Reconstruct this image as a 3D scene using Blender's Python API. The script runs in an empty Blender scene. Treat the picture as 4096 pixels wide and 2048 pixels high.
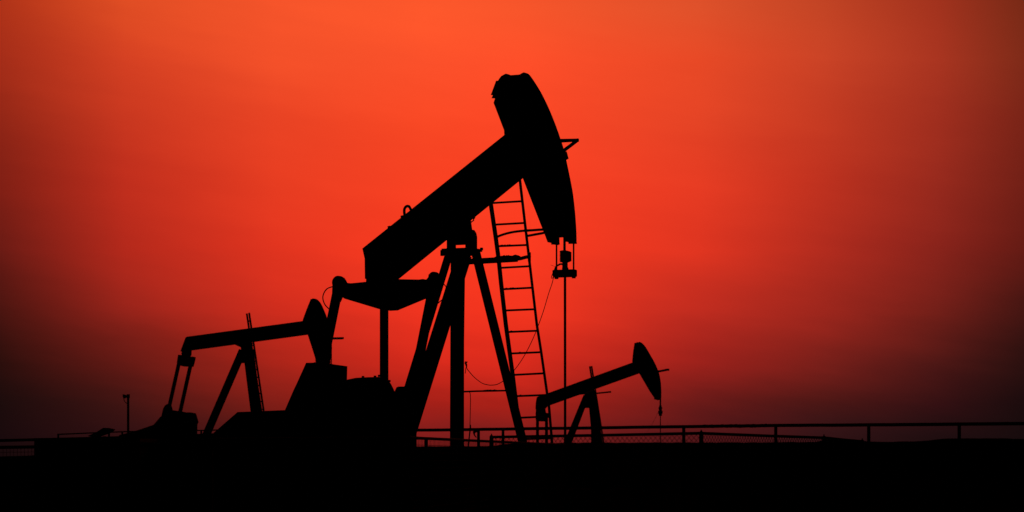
import bpy, bmesh, math, random
from mathutils import Vector, Matrix
random.seed(7)
S = bpy.context.scene
COL = S.collection

# ------------------------------------------------------------------ camera
F = 9800.0            # focal length in photograph pixels (4096 wide)
CX, HY = 2048.0, 1840.0   # principal column, horizon row
EYE = 1.6
cd = bpy.data.cameras.new('camera'); cam = bpy.data.objects.new('camera', cd); COL.objects.link(cam)
cd.sensor_width = 36.0; cd.lens = F / 4096.0 * 36.0
cd.shift_x = 0.0; cd.shift_y = (HY - 1024.0) / 4096.0
cd.clip_start = 0.1; cd.clip_end = 6000
cam.location = (0, 0, EYE); cam.rotation_euler = (math.radians(90), 0, 0)
cd.dof.use_dof = True; cd.dof.focus_distance = 38.0; cd.dof.aperture_fstop = 5.6
S.camera = cam
S.render.resolution_x, S.render.resolution_y = 1024, 512
S.view_settings.view_transform = 'Standard'; S.view_settings.look = 'None'
S.view_settings.exposure = 0; S.view_settings.gamma = 1
S.view_settings.use_curve_mapping = False
try: S.cycles.use_denoising = True
except Exception: pass

# ------------------------------------------------------------------ dusk sky
# afterglow of a dust-laden sunset: brightest around the set sun, lens vignette darkening put into its colours towards both sides
AZ = [0, 500, 1100, 1700, 2100, 2800, 3300, 3750, 4096]
EL = [30, 250, 500, 750, 1000, 1250, 1450, 1620, 1740, 1830]
TAB = [
 [(178,52,24),(225,78,36),(246,84,42),(253,87,43),(246,84,42),(222,80,42),(193,67,36),(162,50,29),(120,41,22)],
 [(165,45,24),(212,64,34),(240,78,40),(251,80,42),(254,78,41),(232,73,38),(203,67,38),(168,52,32),(126,42,24)],
 [(146,38,22),(199,54,31),(234,67,36),(248,71,36),(250,69,37),(228,67,37),(197,58,34),(160,46,30),(121,35,23)],
 [(126,30,20),(192,46,29),(230,60,33),(248,64,34),(250,62,34),(228,58,34),(190,49,31),(151,41,29),(113,31,22)],
 [(106,26,20),(178,40,27),(226,52,31),(250,58,32),(252,58,32),(222,52,32),(177,43,30),(138,35,27),(100,26,20)],
 [(74,20,16),(150,35,26),(206,44,29),(240,52,32),(241,52,30),(190,43,31),(153,37,28),(112,30,24),(68,21,18)],
 [(42,14,12),(98,25,20),(170,36,25),(214,42,28),(216,42,28),(156,33,27),(117,30,25),(77,23,21),(43,16,15)],
 [(28,12,12),(62,20,18),(118,28,22),(165,32,24),(165,32,24),(105,26,24),(77,23,21),(50,16,18),(28,12,13)],
 [(25,10,12),(50,17,18),(85,24,22),(130,30,28),(125,30,28),(80,22,24),(52,20,22),(32,14,16),(22,11,12)],
 [(22,9,10),(42,15,16),(70,21,20),(108,27,25),(104,26,25),(66,19,21),(42,16,18),(26,12,13),(18,9,10)],
]
def lin(c):
    return tuple(((v/255)/12.92 if v/255 <= .04045 else ((v/255+.055)/1.055)**2.4) for v in c)
W = bpy.data.worlds.new('World'); S.world = W; W.use_nodes = True
nt = W.node_tree; nt.nodes.clear()
def N(t, tree=None, **k):
    n = (tree or nt).nodes.new(t)
    for a, b in k.items(): setattr(n, a, b)
    return n
def M(op, a, b=None, c=None, clamp=False):
    n = N('ShaderNodeMath', operation=op); n.use_clamp = clamp
    for i, v in enumerate((a, b, c)):
        if v is None: continue
        if isinstance(v, (int, float)): n.inputs[i].default_value = v
        else: nt.links.new(v, n.inputs[i])
    return n.outputs[0]
tc = N('ShaderNodeTexCoord'); sep = N('ShaderNodeSeparateXYZ')
nt.links.new(tc.outputs['Generated'], sep.inputs[0])
az = M('ARCTAN2', sep.outputs[0], sep.outputs[1])      # 0 = towards the afterglow
hl = M('SQRT', M('ADD', M('MULTIPLY', sep.outputs[0], sep.outputs[0]), M('MULTIPLY', sep.outputs[1], sep.outputs[1])))
el = M('ARCTAN2', sep.outputs[2], hl)
# soft streaks of dust
comb = N('ShaderNodeCombineXYZ')
nt.links.new(M('ADD', M('MULTIPLY', az, 9.0), M('MULTIPLY', el, 3.0)), comb.inputs[0])
nt.links.new(M('ADD', M('MULTIPLY', el, 46.0), M('MULTIPLY', az, 6.0)), comb.inputs[1])
nz = N('ShaderNodeTexNoise'); nz.inputs['Scale'].default_value = 1.0; nz.inputs['Detail'].default_value = 4.0; nz.inputs['Roughness'].default_value = .55
nt.links.new(comb.outputs[0], nz.inputs['Vector'])
wob = M('MULTIPLY', M('SUBTRACT', nz.outputs['Fac'], .5), .016)
el2 = M('ADD', el, wob)
E0, E1 = -.01, .30
fac = M('DIVIDE', M('SUBTRACT', el2, E0), E1 - E0, clamp=True)
def elev(py): return math.atan((HY - py) / F)
prev = None
for i, px in enumerate(AZ):
    r = N('ShaderNodeValToRGB'); r.color_ramp.interpolation = 'LINEAR'
    pts = [(elev(py), lin(TAB[j][i])) for j, py in enumerate(EL)][::-1]
    top = pts[-1]
    pts = [(E0, tuple(v*.8 for v in pts[0][1]))] + pts + [(.245, tuple(v*.75 for v in top[1])), (.299, tuple(v*.35 for v in top[1]))]
    cr = r.color_ramp
    while len(cr.elements) < len(pts): cr.elements.new(.5)
    for k, (e, c) in enumerate(pts):
        cr.elements[k].position = k / 100
    for k in range(len(pts)-1, -1, -1):
        cr.elements[k].position = (pts[k][0] - E0) / (E1 - E0)
    for k, (e, c) in enumerate(pts):
        cr.elements[k].color = (*(v**(1/2.2) for v in c), 1)   # blended in perceptual steps, back to light below
    nt.links.new(fac, r.inputs[0])
    if prev is None: prev = r.outputs[0]; a0 = math.atan((px-CX)/F); continue
    a1 = math.atan((px-CX)/F)
    f = M('DIVIDE', M('SUBTRACT', az, a0), a1 - a0, clamp=True)
    mx = N('ShaderNodeMixRGB'); nt.links.new(f, mx.inputs[0]); nt.links.new(prev, mx.inputs[1]); nt.links.new(r.outputs[0], mx.inputs[2])
    prev = mx.outputs[0]; a0 = a1
gm = N('ShaderNodeGamma'); nt.links.new(prev, gm.inputs[0]); gm.inputs[1].default_value = 2.2; prev = gm.outputs[0]
# brightness variation of the dust, and the fall to night away from the glow
br = M('ADD', .93, M('MULTIPLY', nz.outputs['Fac'], .15))
side = M('SUBTRACT', 1.0, M('MULTIPLY', M('SUBTRACT', M('ABSOLUTE', az), .215), 5.0, clamp=True), clamp=True)
m1 = N('ShaderNodeVectorMath', operation='SCALE'); nt.links.new(prev, m1.inputs[0]); nt.links.new(M('MULTIPLY', br, side), m1.inputs['Scale'])
hi = M('SUBTRACT', 1.0, M('MULTIPLY', M('SUBTRACT', el, .20), 7.0, clamp=True), clamp=True)
m2 = N('ShaderNodeVectorMath', operation='SCALE'); nt.links.new(m1.outputs[0], m2.inputs[0]); nt.links.new(hi, m2.inputs['Scale'])
# the rest of the dome: a Nishita sky with the sun at the horizon, almost gone
sky = N('ShaderNodeTexSky'); sky.sky_type = 'NISHITA'; sky.sun_disc = False
sky.sun_elevation = math.radians(0.5); sky.sun_rotation = 0.0; sky.dust_density = 5.0
m3 = N('ShaderNodeVectorMath', operation='SCALE'); nt.links.new(sky.outputs[0], m3.inputs[0]); m3.inputs['Scale'].default_value = .0004
add = N('ShaderNodeVectorMath', operation='ADD'); nt.links.new(m2.outputs[0], add.inputs[0]); nt.links.new(m3.outputs[0], add.inputs[1])
bg = N('ShaderNodeBackground'); nt.links.new(add.outputs[0], bg.inputs[0]); bg.inputs[1].default_value = 1.0
wo = N('ShaderNodeOutputWorld'); nt.links.new(bg.outputs[0], wo.inputs[0])
# the sun has just set behind the pumps: what is left of it
sd = bpy.data.lights.new('sun', 'SUN'); sd.energy = .001; sd.angle = math.radians(8); sd.color = (1, .35, .2)
so = bpy.data.objects.new('sun', sd); COL.objects.link(so)
so.rotation_euler = (math.radians(-89.5), 0, 0); so.location = (0, 300, 20)   # shining from +Y to the camera

# ------------------------------------------------------------------ materials
def mat(name, c1, c2, scale=6.0, rough=.7, metal=0.0, bump=.15, rust=None, spec=.12):
    m = bpy.data.materials.new(name); m.use_nodes = True; t = m.node_tree
    b = t.nodes['Principled BSDF']; tx = t.nodes.new('ShaderNodeTexCoord')
    n = t.nodes.new('ShaderNodeTexNoise'); n.inputs['Scale'].default_value = scale; n.inputs['Detail'].default_value = 6
    t.links.new(tx.outputs['Object'], n.inputs['Vector'])
    r = t.nodes.new('ShaderNodeValToRGB'); r.color_ramp.elements[0].position = .35; r.color_ramp.elements[1].position = .7
    r.color_ramp.elements[0].color = (*c1, 1); r.color_ramp.elements[1].color = (*c2, 1)
    t.links.new(n.outputs['Fac'], r.inputs[0]); out = r.outputs[0]
    if rust:
        n2 = t.nodes.new('ShaderNodeTexNoise'); n2.inputs['Scale'].default_value = 2.3; n2.inputs['Detail'].default_value = 9
        t.links.new(tx.outputs['Object'], n2.inputs['Vector'])
        r2 = t.nodes.new('ShaderNodeValToRGB'); r2.color_ramp.elements[0].position = .56; r2.color_ramp.elements[1].position = .64
        t.links.new(n2.outputs['Fac'], r2.inputs[0])
        mx = t.nodes.new('ShaderNodeMixRGB'); t.links.new(r2.outputs[0], mx.inputs[0]); t.links.new(out, mx.inputs[1]); mx.inputs[2].default_value = (*rust, 1)
        out = mx.outputs[0]
    t.links.new(out, b.inputs['Base Color'])
    b.inputs['Roughness'].default_value = rough; b.inputs['Metallic'].default_value = metal
    b.inputs['Specular IOR Level'].default_value = spec
    bp = t.nodes.new('ShaderNodeBump'); bp.inputs['Strength'].default_value = bump; bp.inputs['Distance'].default_value = .01
    t.links.new(n.outputs['Fac'], bp.inputs['Height']); t.links.new(bp.outputs[0], b.inputs['Normal'])
    return m
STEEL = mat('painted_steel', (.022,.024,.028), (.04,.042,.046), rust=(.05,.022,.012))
DARK = mat('greasy_steel', (.012,.012,.013), (.025,.024,.024), rough=.55)
CAST = mat('cast_iron', (.018,.018,.019), (.035,.033,.032), 14, .8)
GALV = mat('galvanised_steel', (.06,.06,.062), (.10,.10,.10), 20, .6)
ROD = mat('worn_rod', (.03,.03,.03), (.05,.05,.05), 20, .5)
RUB = mat('black_rubber', (.008,.008,.008), (.014,.014,.014), 20, .7)
CLOTH = mat('rag_cloth', (.03,.027,.022), (.05,.045,.04), 40, .95)
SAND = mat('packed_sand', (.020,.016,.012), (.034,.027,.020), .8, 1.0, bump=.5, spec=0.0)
GLASS = mat('lamp_glass', (.03,.03,.035), (.04,.04,.045), 5, .3)

# ------------------------------------------------------------------ mesh helpers
def obj(name, bm, m, parent=None, bevel=0.0, smooth=False):
    bmesh.ops.recalc_face_normals(bm, faces=bm.faces)
    me = bpy.data.meshes.new(name); bm.to_mesh(me); bm.free()
    me.materials.append(m)
    if smooth:
        for p in me.polygons: p.use_smooth = True
    o = bpy.data.objects.new(name, me); COL.objects.link(o)
    if parent: o.parent = parent
    if bevel:
        b = o.modifiers.new('bevel', 'BEVEL'); b.width = bevel; b.segments = 2; b.limit_method = 'ANGLE'; b.angle_limit = math.radians(40)
    return o
def thing(name, label, cat, loc=(0,0,0), rz=0.0, group=None):
    o = bpy.data.objects.new(name, None); COL.objects.link(o); o.empty_display_size = .3
    o.location = loc; o.rotation_euler = (0, 0, rz); o['label'] = label; o['category'] = cat
    if group: o['group'] = group
    return o
def tag(o, label, cat, group=None, kind=None):
    if label: o['label'] = label
    if cat: o['category'] = cat
    if group: o['group'] = group
    if kind: o['kind'] = kind
    return o
def NB(): return bmesh.new()
def poly(bm, pts, ext):
    """prism: pts = list of 3D points, ext = extrusion vector"""
    ext = Vector(ext)
    a = [bm.verts.new(Vector(p)) for p in pts]; b = [bm.verts.new(Vector(p) + ext) for p in pts]
    bm.faces.new(a); bm.faces.new(b[::-1])
    n = len(pts)
    for i in range(n):
        j = (i+1) % n; bm.faces.new((a[i], b[i], b[j], a[j]))
def prism(bm, uz, y0, y1):
    poly(bm, [(u, y0, z) for u, z in uz], (0, y1-y0, 0))
def box(bm, x0, x1, y0, y1, z0, z1):
    poly(bm, [(x0,y0,z0),(x1,y0,z0),(x1,y1,z0),(x0,y1,z0)], (0,0,z1-z0))
def frame_of(d):
    d = d.normalized(); up = Vector((0,0,1)) if abs(d.z) < .95 else Vector((0,1,0))
    a = d.cross(up).normalized(); return a, d.cross(a).normalized()
def tube(bm, pts, r, n=8, closed=False):
    pts = [Vector(p) for p in pts]; rings = []; L = len(pts)
    a = None
    for i, p in enumerate(pts):
        d = (pts[min(i+1, L-1)] - pts[max(i-1, 0)])
        if d.length < 1e-9: d = Vector((0,0,1))
        if a is None: a, b = frame_of(d)
        else:
            dn = d.normalized(); a = (a - dn*a.dot(dn)).normalized()
        b = d.normalized().cross(a)
        rr = r[i] if isinstance(r, (list, tuple)) else r
        rings.append([bm.verts.new(p + (a*math.cos(t) + b*math.sin(t))*rr) for t in (2*math.pi*k/n for k in range(n))])
    for i in range(L-1):
        for k in range(n):
            j = (k+1) % n; bm.faces.new((rings[i][k], rings[i][j], rings[i+1][j], rings[i+1][k]))
    bm.faces.new(rings[0][::-1]); bm.faces.new(rings[-1])
def bar(bm, p, q, w, h, side=None):
    """rectangular bar from p to q; w across 'side' direction, h the other way"""
    p, q = Vector(p), Vector(q); d = (q-p).normalized()
    s = Vector(side) if side is not None else Vector((0,1,0))
    s = (s - d*s.dot(d)).normalized(); t = d.cross(s)
    poly(bm, [p + s*w/2*i + t*h/2*j for i, j in ((-1,-1),(1,-1),(1,1),(-1,1))], q-p)
def hbeam(bm, p, q, w, h, side=None, tf=.016):
    """H section: two flanges (width w along side) h apart and a web"""
    p, q = Vector(p), Vector(q); d = (q-p).normalized()
    s = Vector(side) if side is not None else Vector((0,1,0))
    s = (s - d*s.dot(d)).normalized(); t = d.cross(s)
    hw, hh, tw = w/2, h/2, tf*.4
    o = [(-hw,-hh),(hw,-hh),(hw,-hh+tf),(tw,-hh+tf),(tw,hh-tf),(hw,hh-tf),(hw,hh),(-hw,hh),(-hw,hh-tf),(-tw,hh-tf),(-tw,-hh+tf),(-hw,-hh+tf)]
    poly(bm, [p + s*i + t*j for i, j in o], q-p)
def disc(bm, c, ax, r, h, n=20):
    c, ax = Vector(c), Vector(ax).normalized(); a, b = frame_of(ax)
    poly(bm, [c - ax*h/2 + (a*math.cos(t)+b*math.sin(t))*r for t in (2*math.pi*k/n for k in range(n))], ax*h)
def extend_to_ground(top, low, z=0.0):
    top, low = Vector(top), Vector(low); d = low - top
    return top + d * ((z - top.z) / d.z)

def smooth(pts, n=4):
    out = []; L = len(pts); P_ = [Vector(p) for p in pts]
    for i in range(L-1):
        a, b, c, d = P_[max(0,i-1)], P_[i], P_[i+1], P_[min(L-1,i+2)]
        for k in range(n):
            t = k/n; q = .5*((2*b) + (c-a)*t + (2*a-5*b+4*c-d)*t*t + (3*b-a-3*c+d)*t**3)
            out.append(tuple(q))
    out.append(tuple(P_[-1])); return out

class Fr:
    """A pump's own frame: x along its walking beam, y to its far side, z up; turns a sight line into a point on a chosen plane of it."""
    def __init__(s, px, D, deg):
        s.t = math.radians(deg); s.O = Vector(((px-CX)*D/F, D, 0)); s.c, s.s = math.cos(s.t), math.sin(s.t)
    def ray(s, px, py):
        d = Vector(((px-CX)/F, 1, (HY-py)/F)); o = Vector((0,0,EYE)) - s.O
        r = lambda v: Vector((v.x*s.c + v.y*s.s, -v.x*s.s + v.y*s.c, v.z))
        return r(o), r(d)
    def Y(s, px, py, y):            # on the plane y = const (side planes)
        o, d = s.ray(px, py); return o + d*((y-o.y)/d.y)
    def U(s, px, py, x):            # on the plane x = const (cross planes)
        o, d = s.ray(px, py); return o + d*((x-o.x)/d.x)
    def uz(s, pts, y):
        return [(p.x, p.z) for p in (s.Y(a, b, y) for a, b in pts)]

# ------------------------------------------------------------------ ground and far bank
def terrain():
    bm = NB()
    # far sandy bank whose crest makes the skyline, and the flat pad in front of it, one sheet
    prof = [(-4000,6),(-1500,8),(-500,10),(0,14),(140,18),(500,22),(800,32),(950,50),(1200,55),(1600,55),(1960,55),(2060,68),(2300,69),(2700,70),
            (3000,70),(3260,73),(3300,81),(3380,81),(3440,77),(3480,74),(3550,73),(3650,75),(3730,79),(3768,85),(3850,87),(3900,86),(4000,87),(4096,84),(4500,80),(5500,70),(8000,60)]
    def crest(x):
        for (a, va), (b, vb) in zip(prof, prof[1:]):
            if a <= x <= b: return va + (vb-va)*(x-a)/(b-a)
        return prof[0][1] if x < prof[0][0] else prof[-1][1]
    xs = [-9000 + 450*i for i in range(16)] + [-1800 + 22*i for i in range(345)] + [5800 + 450*i for i in range(20)]
    ds = [-60, -5, 3, 12, 20, 26, 32, 38, 45, 60, 80, 100, 118, 126, 132, 137, 140, 143, 150, 165, 200, 300, 600, 1500, 4000]
    rows = []
    rnd = random.Random(3); jit = [rnd.uniform(-1.1, 1.1) for _ in xs]
    for d in ds:
        row = []
        for k, px in enumerate(xs):
            wx = (px-CX)/F*max(d, 140) if d < 140 else (px-CX)/F*d
            z = -.02
            H = EYE + (crest(px)+jit[k])*140/F
            if d < 140: z = H * max(0, 1-(140-d)/24)**1.5 if d > 116 else 0
            elif d <= 300: z = H*(1 - .75*min(1, (d-140)/120))
            else: z = H*.25 - min((d-300)*.002, .5)
            row.append(bm.verts.new((wx, d, z + (math.sin(px*.013+d)*.03 if d > 45 and d < 139 else 0))))
        rows.append(row)
    for a, b in zip(rows, rows[1:]):
        for i in range(len(xs)-1): bm.faces.new((a[i], a[i+1], b[i+1], b[i]))
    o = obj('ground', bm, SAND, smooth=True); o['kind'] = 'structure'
    return o
terrain()

# ------------------------------------------------------------------ the big pump
P = Fr(1850, 38.0, 65)
main = thing('pumpjack', 'large oil pumpjack filling the middle, horsehead raised high above a tall ladder', 'pumpjack', P.O, P.t, 'oil pumpjacks')
Y, U, uz = P.Y, P.U, P.uz
HW = .17

# horsehead: two side plates, curved wrap plate between them
near = [(2097,289.5),(2113,295),(2123.6,306),(2144.6,337),(2165.6,372),(2190,421),(2211,470),(2228.5,515.6),(2244,561),(2256,599),(2265,638),
        (2278,700),(2286,740),(2293,781),(2301,854),(2305.6,922),(2307,974.5),(2279.5,974.5),(2279,969),(2263,965.6)]
far_back = [(2190,968),(2177.5,935),(2169,913.5),(2091,713),(2017,540),(2016,521),(1974,411),(1979.7,394),(1966,393),(1971,381),(1963,380),(1984,323),(1992,323),(1996,315),(2005,304),(2015,298)]
far_top = [(2026,294),(2035,296),(2040,299)]
NF = smooth(near[:17], 3); near = NF + near[17:]
NL = len(NF)
nuz = uz(near, -HW); fuz = uz(far_back, HW)
prof = nuz + fuz[:-1]
# the two side plates carry the full outline; each has its own rounded lug at the crown
hd = NB()
T = .022
# close crown between back lug and front lug
prism(hd, prof, -HW, -HW+T); prism(hd, prof, HW-T, HW)
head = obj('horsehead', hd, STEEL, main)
# wrap plate following the front curve, plus a back plate
def strip(name, line, y0, y1, th, m, parent, inward):
    bm = NB(); L = len(line)
    inn = []
    for i, (u, z) in enumerate(line):
        a = line[max(0, i-1)]; b = line[min(L-1, i+1)]
        d = Vector((b[0]-a[0], b[1]-a[1])).normalized(); n = Vector((-d.y, d.x))*inward*th
        inn.append((u+n.x, z+n.y))
    for i in range(L-1):
        poly(bm, [(line[i][0], y0, line[i][1]), (line[i+1][0], y0, line[i+1][1]), (inn[i+1][0], y0, inn[i+1][1]), (inn[i][0], y0, inn[i][1])], (0, y1-y0, 0))
    return obj(name, bm, m, parent)
off = -.004
front_line = [(u+off, z) for u, z in nuz[12:NL-4]]
# stop the wrap plate above the notch where the cables leave
zn = Y(2240, 943, 0).z
front_line.append((nuz[NL-2][0]+off-.002, max(zn, nuz[NL-1][1])))
strip('wrap_plate', front_line, -HW+T+.001, HW-T-.001, .03, STEEL, head, -1)
back_line = [p for p in uz([(2174,925),(2169,913.5),(2091,713)], HW)]
strip('back_plate', [(u+.004, z) for u, z in back_line], -HW+T+.001, HW-T-.001, .02, STEEL, head, -1)
back_hi = uz([(2017,540),(2016,521),(1974,411),(1979.7,398)], HW)
strip('back_plate', [(u+.004, z) for u, z in back_hi], -HW+T+.001, HW-T-.001, .02, STEEL, head, -1)
bm = NB(); prism(bm, uz([(1998,311),(2008,305.5),(2022,302),(2032,301.5),(2044,308),(2060,330),(2030,345)], HW), -HW+T+.001, HW-T-.001); obj('top_plate', bm, STEEL, head)
# rear plates behind the crown
bm = NB(); prism(bm, uz([(1984,323),(1992,323),(1990,380),(1971,381),(1963,380)], HW), -HW+T+.002, HW-T-.002); obj('hinge_block', bm, CAST, head)
# cable socket lips at the bottom of the cheeks
bm = NB()
for y0 in (-HW-.003, HW-T-.003):
    q = uz([(2279,969),(2307,970),(2307,975.5),(2279,975.5)], -HW)
    prism(bm, q, y0, y0+T+.006)
q = [(2208,972),(2234,972),(2234,979.7),(2208,979.7)]
obj('lower_lip', bm, STEEL, head)
# sockets above the cables
for (x0, x1, y) in ((2209, 2234.5, .155), (2281, 2306.5, -.155)):
    c = Y((x0+x1)/2 - (0 if y > 0 else 1.5), 960, y); zb = Y((x0+x1)/2, 979 if y > 0 else 974.5, y).z; zt = Y((x0+x1)/2, 925, y).z
    bm = NB(); w = .052
    hu = (x1-x0)/2/ (F/42*math.cos(P.t)); hu = min(hu, .11)-.014
    box(bm, c.x-hu, c.x+hu-.004, y-.02 if y > 0 else y-.014, y+.014 if y > 0 else y+.02, zb, zt)
    obj('cable_socket', bm, CAST, head)
# latch bracket on the front of the curve
bm = NB()
A = Y(2236,562,-HW); B = Y(2314,560,-HW); C = Y(2258,602,-HW)
for y in (-HW+.012, HW-.012):
    a, b, c = (Vector((v.x, y, v.z)) for v in (A, B, C))
    bar(bm, a, b + Vector((.02,0,0)), .022, .055); bar(bm, b, c, .022, .055)
bar(bm, (B.x, -HW, B.z), (B.x, HW, B.z), .04, .05, (1,0,0))
obj('front_bracket', bm, STEEL, head)
bm = NB(); prism(bm, uz([(2256,606),(2265,606),(2272.5,635),(2266,639),(2258,620)], -HW), -HW-.01, HW+.01); obj('stiffener', bm, STEEL, head)

# walking beam: I section along its axis
t0, t1 = uz([(1449.6,993.6),(2017,540)], HW)
b0, b1 = uz([(1595,1116.6),(2088,716)], -HW)
ax = Vector((t1[0]-t0[0], 0, t1[1]-t0[1])).normalized(); nrm = Vector((-ax.z, 0, ax.x))
def lineat(p, q, u): return p[1] + (q[1]-p[1])*(u-p[0])/(q[0]-p[0])
depth0 = (t0[1] - lineat(b0, b1, t0[0]))*ax.x
uend = t1[0]+.35
rear_cut = uz([(1449.6,993.6),(1458,1031),(1459,1062)], HW)
bm = NB()
zt = lambda u: lineat(t0, t1, u)
zb = lambda u: lineat(b0, b1, u)
tf = .035
ub = rear_cut[1][0]+.02
# flanges, web, rear end plate, web stiffeners
prism(bm, [(t0[0], zt(t0[0])), (uend, zt(uend)), (uend, zt(uend)-tf), (t0[0]+.01, zt(t0[0]+.01)-tf)], -HW, HW)
prism(bm, [(ub, zb(ub)), (uend, zb(uend)), (uend, zb(uend)+tf), (ub, zb(ub)+tf)], -HW, HW)
prism(bm, [(t0[0]+.03, zt(t0[0]+.03)-tf), (uend, zt(uend)-tf), (uend, zb(uend)+tf), (ub, zb(ub)+tf)], -.012, .012)
for k in range(7):
    u = ub + .35 + k*(uend-ub-.4)/6.5
    prism(bm, [(u, zt(u)-tf), (u+.02, zt(u+.02)-tf), (u+.02, zb(u+.02)+tf), (u, zb(u)+tf)], -HW+.01, HW-.01)
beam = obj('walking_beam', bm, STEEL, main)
bm = NB()
prism(bm, [rear_cut[0], rear_cut[1], (rear_cut[1][0]+.05, rear_cut[1][1]), (rear_cut[0][0]+.06, rear_cut[0][1]-.02)], -HW-.002, HW+.002)
obj('end_plate', bm, STEEL, beam)
# lifting eye and bolts on the top flange
bm = NB(); cy = .1
base = [Y(x, y, cy) for x, y in ((1619,865),(1617,845),(1619,833),(1625,826),(1631,824.5),(1637,827),(1643,838),(1648,850))]
tube(bm, smooth(base, 4), .021, 10)
obj('lifting_eye', bm, CAST, beam, smooth=True)
for (x, y) in ((1609,867),(1557,909)):
    bm = NB(); p = Y(x, y, HW-.04); disc(bm, p, nrm, .028, .03, 6); obj('bolt', bm, CAST, beam)

# saddle (centre) bearing under the beam
Z = lambda px, py, y: Y(px, py, y).z
zpl_t, zpl_b = U(1848, 996, 0).z, U(1848, 1006, 0).z
bm = NB()
# shaft across
zs = U(1848, 962, 0).z
disc(bm, (0, 0, zs), (0,1,0), .07, .40, 20)
bear = obj('saddle_bearing', bm, CAST, main)
for (xa, xb) in ((1787, 1824), (1861, 1909)):
    a, b = U(xa+16, 980, 0), U(xb-16, 980, 0)
    yy0, yy1 = min(a.y, b.y), max(a.y, b.y)
    bm = NB()
    prof_b = [(-.15, zpl_t), (.15, zpl_t), (.15, zs+.06), (.12, zs+.12), (.05, zs+.16), (-.05, zs+.16), (-.12, zs+.12), (-.15, zs+.06)]
    prism(bm, prof_b, yy0, yy1); obj('bearing_housing', bm, CAST, bear, bevel=.01)
# saddle block under beam between the housings (rounded, tilted with the beam)
bm = NB()
sp = [(-.34, zb(-.34)+.005), (.05, zb(.05)+.005), (.12, zs+.14), (.13, zs-.05), (-.14, zs-.05), (-.24, zs+.0)]
prism(bm, sp, -.12, .12)
obj('saddle_block', bm, CAST, bear, bevel=.01)
for y in (-.12, .12):
    for u in (-.3, .0): bm = NB(); disc(bm, (u, y, zb(u)+.05), nrm, .022, .04, 6); obj('saddle_bolt', bm, CAST, bear)
bm = NB(); c = [Y(x, y, -HW) for x, y in ((1900,868),(1897,874),(1893,876),(1895,881),(1888,886),(1880,893))]
tube(bm, smooth(c, 3), .009, 6); obj('frayed_strap', bm, CLOTH, beam)

# top plate of the post
a, b = U(1766, 1000, 0), U(1930, 1000, 0)
bm = NB(); yc = (a.y+b.y)/2; hy = abs(a.y-b.y)/2 - .10
box(bm, -.2, .2, yc-hy, yc+hy, zpl_b, zpl_t)
post_top = obj('post_plate', bm, STEEL, main)
bm = NB()
box(bm, -.16, .16, yc-hy+.05, yc+hy-.03, zpl_b-.06, zpl_b-.003); obj('post_cap', bm, STEEL, post_top, bevel=.01)
for (x, y) in ((1776,1010),(1769,1012)):
    bm = NB(); p = U(x, y, -.1); disc(bm, p, (0,0,1), .03, .09, 6); obj('bolt', bm, CAST, post_top)
bm = NB(); p = U(1926, 996, .1); disc(bm, p, (0,0,1), .025, .04, 6); obj('bolt', bm, CAST, post_top)

# samson post legs: (top px,py,y)  (low px,py,y)  width
def leg(top, low, wpx, name='leg', kind='h', d=None):
    a = Y(*top); b = Y(*low); g = extend_to_ground(a, b, .30)
    Dd = 38 - a.y*0
    w = wpx*38.0/F
    bm = NB()
    if kind == 'h': hbeam(bm, a, g, w*.94, w*1.0 if d is None else d, Vector((.44, -.9, 0)))
    else: tube(bm, [a, g], w/2, 16)
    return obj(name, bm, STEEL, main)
leg((1902,1006,-.20), (2084.5,1742,-.62), 38.5)           # front near
leg((1836,1010, .12), (1827,1742, .60), 54, kind='h')   # front far
leg((1830,1010,-.18), (1828,1742,-.62), 57)             # rear near
leg((1859,1012, .14), (1631,1740, .62), 62)             # rear far
bm = NB(); a = Y(1794.5,1022,.27); b = Y(1679,1400,.60); g = extend_to_ground(a, b, 1.2); hbeam(bm, a, g, .118, .12, Vector((.44,-.9,0)))
obj('rear_brace', bm, STEEL, main)
# gusset at the front far leg head
bm = NB(); q = [P.U(x, y, .02) for x, y in ((1810,1006),(1878,1006),(1866,1060),(1857,1090),(1812,1092))]
poly(bm, q, (.03, 0, 0)); obj('gusset', bm, STEEL, main)
# horizontal tie between front legs and small wires
bm = NB(); a = Y(1850,1567,.5); b = Y(2034,1562,-.52); tube(bm, [a, a.lerp(b,.3)+Vector((0,0,.003)), a.lerp(b,.7), b], .014, 8)
rr = random.Random(5)
for k in range(9):
    f = .5 + k*.028; p = a.lerp(b, f); tube(bm, [p+Vector((0,-.03,.002)), p+Vector((0,.03,rr.uniform(.002,.014)))], .012, 5)
tie = obj('tie_bar', bm, STEEL, main)
bm = NB(); q = [(1877,1567),(1881,1574),(1882,1600),(1881,1650),(1880,1699)]
tube(bm, [Y(x, y, .36) for x, y in q], .0065, 6); wire = obj('hanging_wire', bm, RUB, tie)
bm = NB(); tube(bm, [Y(1881,1699,.36), Y(1881.5,1712,.36), Y(1878,1740,.36), Y(1874,1775,.36), Y(1868,1850,.36)], [.012,.014,.011,.012,.012], 8); obj('wire_weight', bm, CAST, wire)

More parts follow.
